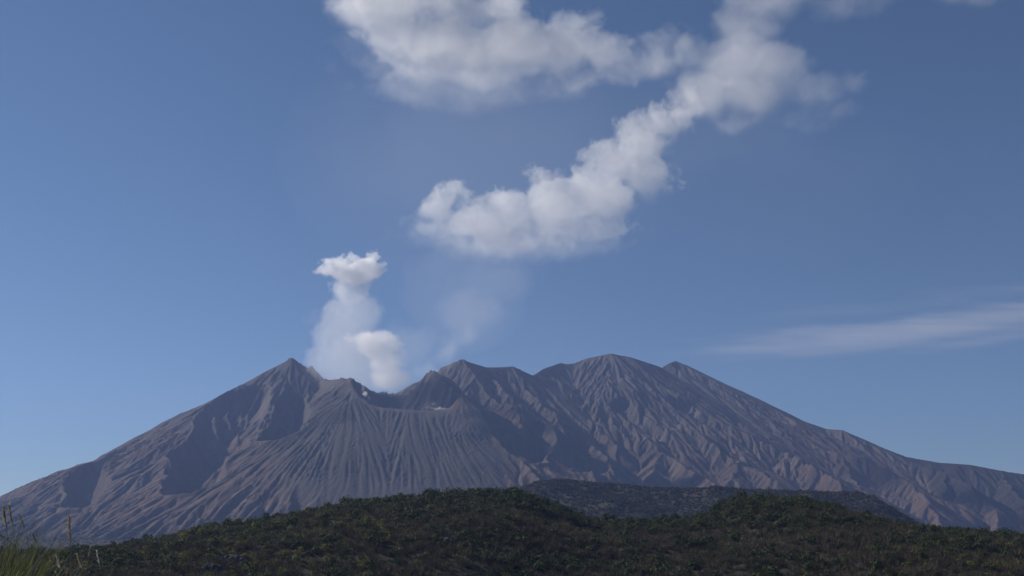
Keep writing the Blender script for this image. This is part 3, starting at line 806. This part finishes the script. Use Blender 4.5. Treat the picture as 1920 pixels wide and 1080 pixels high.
# ------------------------------------------------------------------ haze, steam and clouds (all volumes)
def surface_net(v, iso):
    """closed quad mesh round v > iso; v[x, y, z]; verts in grid units"""
    inn = v > iso
    nx, ny, nz = v.shape
    acc = np.zeros((nx - 1, ny - 1, nz - 1, 3), np.float32); cnt = np.zeros((nx - 1, ny - 1, nz - 1), np.float32)
    def sl(o): return slice(o[0], nx - 1 + o[0]), slice(o[1], ny - 1 + o[1]), slice(o[2], nz - 1 + o[2])
    cs = [(a, b, c) for a in (0, 1) for b in (0, 1) for c in (0, 1)]
    for o in cs:
        for ax in range(3):
            if o[ax]: continue
            q = list(o); q[ax] = 1
            va, vb = v[sl(o)], v[sl(q)]
            m = inn[sl(o)] != inn[sl(q)]
            tt = np.where(m, (iso - va) / np.where(m, vb - va, 1), 0)
            for k in range(3):
                acc[..., k] += np.where(m, (tt if k == ax else o[k]), 0)
            cnt += m
    act = cnt > 0
    idx = np.full(act.shape, -1, np.int32); idx[act] = np.arange(act.sum())
    base = np.argwhere(act).astype(np.float32)
    verts = base + acc[act] / cnt[act][:, None]
    quads = []
    for ax in range(3):
        u, w = [(1, 2), (2, 0), (0, 1)][ax]
        a = [slice(None)] * 3; b = [slice(None)] * 3
        a[ax] = slice(0, v.shape[ax] - 1); b[ax] = slice(1, v.shape[ax])
        ia, ib = inn[tuple(a)], inn[tuple(b)]
        ed = np.argwhere(ia != ib)
        ed = ed[(ed[:, u] > 0) & (ed[:, w] > 0) & (ed[:, u] < v.shape[u] - 1) & (ed[:, w] < v.shape[w] - 1)]
        fl = ia[tuple(ed.T)]
        def cell(du, dw):
            e = ed.copy(); e[:, u] += du; e[:, w] += dw
            return idx[tuple(e.T)]
        q = np.stack([cell(-1, -1), cell(0, -1), cell(0, 0), cell(-1, 0)], -1)
        q[~fl] = q[~fl][:, ::-1]
        quads.append(q)
    return verts, np.concatenate(quads)

def steam(name, blobs, Y0, sigma, label, cat, seed, px_vox=3.0, amp=(22, 60), edge=(10, 60), color=(0.995, 0.995, 0.995),
          aniso=0.3, step=0.5, stretch=(1, 1, 1), deep=0.8, hull=0.03, rag=1.0, absorb=0.0, spread=0.25, holes=0.0, grp=None, kind='thing'):
    """blobs: (px, py, rx, ry, weight, tilt in degrees) in photo pixels at Y0 metres ahead"""
    rr = np.random.default_rng(seed)
    k = at(960, 540, Y0)[1] / F * 1.0 / CP
    cs, rad, wt_, rot = [], [], [], []
    for b in blobs:
        px, py, rx, ry = b[:4]
        w = b[4] if len(b) > 4 else 1.0; r = R(b[5]) if len(b) > 5 else 0.0
        ry_d = deep * math.sqrt(rx * ry) if rx < 3 * ry else deep * ry * 3
        cs.append(at(px, py, Y0 + rr.uniform(-1, 1) * spread * ry_d * k)); rad.append((rx * k, ry_d * k, ry * k)); wt_.append(w); rot.append(r)
    cs = np.array(cs); rad = np.array(rad)
    ext = np.array([np.hypot(rad[:, 0], 0), rad[:, 1], np.hypot(rad[:, 2], rad[:, 0] * np.abs(np.sin(rot)))]).T
    mg = amp[0] * 1.3 + 2 * px_vox * k
    lo = (cs - ext).min(0) - mg; hi = (cs + ext).max(0) + mg
    vx = px_vox * k
    n = np.maximum(np.ceil((hi - lo) / np.array([vx, vx * 2.2, vx])).astype(int) + 1, 8)
    L = hi - lo
    gx = np.linspace(lo[0], hi[0], n[0], dtype=np.float32)[:, None, None]
    gy = np.linspace(lo[1], hi[1], n[1], dtype=np.float32)[None, :, None]
    gz = np.linspace(lo[2], hi[2], n[2], dtype=np.float32)[None, None, :]
    x, y, z = np.broadcast_arrays(gx, gy, gz)
    x, y, z = x - lo[0], y - lo[1], z - lo[2]
    sx, sy, sz = stretch
    A, sc = amp
    if stretch == (1, 1, 1):                                           # torn, not bubbly: the noise field itself is twisted
        x, z = x + 0.28 * sc * fbm3(x / sc, y / sc, z / sc, seed + 70, 3), z + 0.22 * sc * fbm3(x / sc + 5, y / sc, z / sc, seed + 80, 3)
    nb = fbm3(x / sc / sx + seed, y / sc / sy, z / sc / sz, seed, 7, 0.70)
    bil = 1 - 2 * np.abs(fbm3(x / sc / sx * 0.8 + 3.3, y / sc / sy * 0.8, z / sc / sz * 0.8 + seed, seed + 20, 4, 0.5))   # cauliflower
    nn = A * (0.66 * nb * rag + 0.30 * bil)
    D = np.zeros(x.shape, np.float32)
    for c, r3, w, ro in zip(cs, rad, wt_, rot):
        dx, dy, dz = x - (c[0] - lo[0]), y - (c[1] - lo[1]), z - (c[2] - lo[2])
        ca, sa = math.cos(ro), math.sin(ro)
        ex = (dx * ca + dz * sa) / r3[0]; ez = (-dx * sa + dz * ca) / r3[2]; ey = dy / r3[1]
        q = np.sqrt(ex * ex + ey * ey + ez * ez)
        up = smooth(-0.6, 0.5, ez)                                 # crisp tops, soft undersides
        sd = (1 - q) * min(r3[0], r3[2]) + nn * (0.28 + 0.72 * up)
        wdt = edge[1] + (edge[0] - edge[1]) * up
        D = np.maximum(D, w * smooth(0, 1, np.clip(sd / wdt, 0, 1)) ** (1 + 0.9 * (1 - up)))
    if holes: D = D * (1 - holes * smooth(-0.1, 0.7, fbm3(x / sc / sx / 1.7, y / sc / sy / 1.7, z / sc / sz / 1.7 + 7, seed + 50, 4)))
    for ax in range(3):
        m = np.moveaxis(D, ax, 0); m[0] = 0; m[-1] = 0
    Dn = D.astype(np.float32)
    # the hull is the outside of the visible steam
    hv = Dn.copy()
    for _ in range(1):
        q = np.pad(hv, 1)
        hv = np.maximum.reduce([q[1:-1, 1:-1, 1:-1], q[:-2, 1:-1, 1:-1], q[2:, 1:-1, 1:-1], q[1:-1, :-2, 1:-1], q[1:-1, 2:, 1:-1], q[1:-1, 1:-1, :-2], q[1:-1, 1:-1, 2:]])
    st = (2, 1, 2)
    c = hv[::st[0], ::st[1], ::st[2]]
    c = np.pad(c, 1)
    vts, fcs = surface_net(c, hull * max(wt_))
    vts = (vts - 1) * np.array([st[0], st[1], st[2]]) * (L / (n - 1))
    me = mesh_np(name, vts, fcs)
    # density atlas: one slice per depth, next slice in the green channel
    nx, ny, nz = n
    img = bpy.data.images.new(name + ' density', nx, int(ny * nz), alpha=False, float_buffer=True)
    img.colorspace_settings.name = 'Non-Color'
    buf = np.zeros((ny, nz, nx, 4), np.float32)
    sl = np.transpose(Dn, (1, 2, 0))
    buf[..., 0] = sl; buf[:-1, ..., 1] = sl[1:]; buf[..., 3] = 1
    img.pixels.foreach_set(buf.ravel()); img.update(); img.pack()
    t = NT(name + ' vapour')
    tc = t.n('ShaderNodeTexCoord'); sp = t.n('ShaderNodeSeparateXYZ'); t.l(tc.outputs['Object'], sp.inputs[0])
    u = t.math('MULTIPLY_ADD', sp.outputs[0], (nx - 1) / nx / L[0], 0.5 / nx)
    s = t.math('MULTIPLY', sp.outputs[1], (ny - 1) / L[1])
    s0 = t.math('FLOOR', s); fr = t.math('SUBTRACT', s, s0)
    zz = t.math('MULTIPLY_ADD', sp.outputs[2], (nz - 1) / L[2] / (ny * nz), 0.5 / (ny * nz))
    vv = t.math('MULTIPLY_ADD', s0, 1.0 / ny, zz)
    cb = t.n('ShaderNodeCombineXYZ'); t.l(u, cb.inputs[0]); t.l(vv, cb.inputs[1])
    im = t.n('ShaderNodeTexImage', image=img, interpolation='Linear', extension='EXTEND'); t.l(cb.outputs[0], im.inputs[0])
    sc_ = t.n('ShaderNodeSeparateColor'); t.l(im.outputs[0], sc_.inputs[0])
    mx = t.n('ShaderNodeMix', data_type='FLOAT'); t.l(fr, mx.inputs[0]); t.l(sc_.outputs[0], mx.inputs[2]); t.l(sc_.outputs[1], mx.inputs[3])
    den = t.math('MULTIPLY', mx.outputs[0], sigma)
    vs = t.n('ShaderNodeVolumeScatter'); vs.inputs['Color'].default_value = (*color, 1); vs.inputs['Anisotropy'].default_value = aniso
    t.l(den, vs.inputs['Density'])
    last = vs.outputs[0]
    if absorb:
        va = t.n('ShaderNodeVolumeAbsorption'); va.inputs['Color'].default_value = (0.5, 0.42, 0.36, 1)
        t.l(t.math('MULTIPLY', den, absorb), va.inputs['Density'])
        ad = t.n('ShaderNodeAddShader'); t.l(last, ad.inputs[0]); t.l(va.outputs[0], ad.inputs[1]); last = ad.outputs[0]
    t.l(last, t.out.inputs['Volume'])
    t.m.cycles.volume_step_rate = step
    o = link(name, me, t.m); o.location = tuple(lo)
    tag(o, label, cat, grp, kind=kind)
    return o

CL = 'white clouds drifting above the volcano'
steam('cloud', [(690,25,85,75),(755,85,100,78),(770,10,130,80),(850,105,130,82),(880,40,90,60),(960,98,135,84),(925,30,58,45,1.2),(1050,112,115,80,.9),(1060,58,70,42,.8),(1140,122,66,66,.8),(1172,95,30,36,.7),(1100,160,90,45,.5),
      (650,-25,75,55),(880,148,175,62,.6),(1030,-50,200,40,.4),(1195,135,85,60,.34),(1230,90,65,50,.25),(880,175,240,75,.12),(690,120,80,80,.05)], 4300, 0.0066,
      'largest white cloud, grey-bellied, cut by the top edge of the photo', 'cloud', 3, 2.4, (125, 130), (45, 280), step=0.4, grp=CL, deep=.6, aniso=.4)
steam('cloud', [(1300,110,60,50,.7),(1380,125,85,75,.8),(1325,190,80,60),(1405,185,85,55,1.2),(1465,140,90,70,.8),(1530,170,75,55,.7),(1400,60,80,60,.7),(1440,5,110,50,.7),(1570,15,90,30,.3),
      (1600,160,35,38,.45),(1275,190,35,45,.6),(1380,238,60,28,.6),(1520,225,85,28,.4),(1225,130,60,50,.25)], 5600, 0.0034,
      'thin ragged lilac-grey cloud right of the biggest cloud, sky showing through', 'cloud', 5, 3.0, (85, 170), (60, 150), step=0.5, holes=.6, grp=CL)
steam('cloud', [(828,405,54,54),(852,372,38,36),(815,440,40,34,.6),(885,425,54,44),(905,438,72,54),(955,410,66,62),(1020,350,42,36),(1045,402,86,70),(1120,385,80,72),(1165,318,66,64),(1215,345,62,58),(1250,360,32,28),(1205,282,62,58),
      (1245,246,56,52),(1280,215,50,46,.8),(965,468,115,36,.6),(1080,442,105,44,.7),(980,465,210,60,.14),(830,450,90,55,.14)], 5250, 0.0068,
      'bright bumpy white cloud rising to the right, between the crater and the biggest cloud', 'cloud', 8, 2.0, (100, 88), (20, 180), step=0.4, grp=CL, deep=.55, aniso=.4)
steam('cirrus_cloud', [(1690,628,340,26,.75,3.5),(1800,612,270,24,.9,4.5),(1560,655,300,22,.5,4),(1890,596,180,24,.8,4),(1470,640,190,12,.3,2),(1840,642,170,20,.5,8),
      (1890,548,130,12,.35,3),(1660,582,230,13,.3,4),(1500,676,150,9,.2,3),(1760,572,200,10,.25,5)], 7600, 0.00125,
      'long flat pinkish streak of thin cloud low over the right-hand slope', 'cloud', 13, 2.6, (85, 42), (60, 90), step=0.5, stretch=(16, 4, 1), color=(1.0, .94, .93), deep=1.2, spread=0.1, hull=.05)
steam('cloud', [(1830,2,62,22,.8),(1790,-10,60,30,.6),(1880,-15,40,30,.6)], 6200, 0.003,
      'small faint wisp of cloud in the upper right corner of the sky', 'cloud', 17, 3.0, (50, 120), (60, 100), step=0.6, grp=CL)
steam('steam_plume', [(640,500,30,18),(688,506,28,24),(668,488,15,11,.9),(702,489,14,12,.9),(664,522,44,30),(610,514,18,16,.7),(710,512,17,22,.8),(657,552,44,36,.24),(660,598,60,54,.10),(645,645,66,62,.09),(668,692,100,64,.08),(588,610,16,28,.03)],
      4430, 0.032, 'tall white steam puff with a pale veil trailing down towards the crater', 'steam', 21, 1.2, (36, 38), (7, 60), step=0.4, hull=.02)
steam('ash_plume', [(700,645,44,26,.9),(735,655,26,26,.8),(664,640,20,18,.6),(706,662,40,30,.8),(722,690,36,34,.6),(734,722,44,34,.6)],
      4170, 0.0170, 'rounded pinkish grey plume billowing straight out of the crater', 'steam', 23, 1.4, (26, 42), (12, 80), step=0.5, color=(.975,.92,.885))
steam('vapour_veil', [(795,705,62,34),(842,672,62,30,1,38),(885,632,75,34,.8,42),(925,588,62,24,.9,32),(935,535,105,75,.14),(880,600,90,75,.3),(765,665,70,70,.28),(870,570,150,150,.06)],
      4560, 0.0036, 'faint bluish veil of vapour rising right of the crater behind the peaks', 'steam', 27, 2.4, (62, 80), (90, 150), step=0.8, hull=.05)
steam('fumarole', [(684,741,5,8),(681,731,4,9,.6),(692,752,3,7,.35),(678,722,5,8,.2)], 3995, 0.05, 'small white steam jet against the dark left wall of the crater', 'steam', 31, 0.7, (9, 15), (5, 16), step=0.7)
steam('fumarole', [(824,768,15,3.2),(812,759,4,8,.6),(802,765,6,4,.4),(836,768,10,4,.5)], 3985, 0.026, 'small white steam patch at the right end of the crater lip', 'steam', 33, 0.7, (8, 14), (5, 14), step=0.7)
steam('added_sky_veil', [(960,330,520,330),(1260,290,430,290,.7),(820,500,330,220,.6),(1480,420,330,240,.4)], 11000, 2.1e-4, 'barely visible milky veil of thin gas, added to brighten the sky round the clouds', None, 41, 16, (500, 1500), (1300, 1500), step=1.0, deep=.15, hull=.12, kind='stuff')  # faint gas veil, made huge and added far back to brighten the middle sky
HAZE_TOP = 1330.0
hz = NT('haze')
hv = hz.n('ShaderNodeVolumePrincipled')
hv.inputs['Color'].default_value = (0.36, 0.52, 1.0, 1); hv.inputs['Density'].default_value = 0.55e-4; hv.inputs['Anisotropy'].default_value = 0.2
hv.inputs['Density Attribute'].default_value = ''
hz.l(hv.outputs[0], hz.out.inputs['Volume'])
try: hz.m.cycles.homogeneous_volume = True
except Exception: pass
hb = [(x, y, z) for x in (-9000, 9000) for y in (-600, 9000) for z in (-40, HAZE_TOP)]
hm = mesh_np('haze', hb, [(0, 1, 3, 2), (4, 6, 7, 5), (0, 4, 5, 1), (2, 3, 7, 6), (0, 2, 6, 4), (1, 5, 7, 3)], False)
haze = link('haze', hm, hz.m)
tag(haze, kind='stuff')
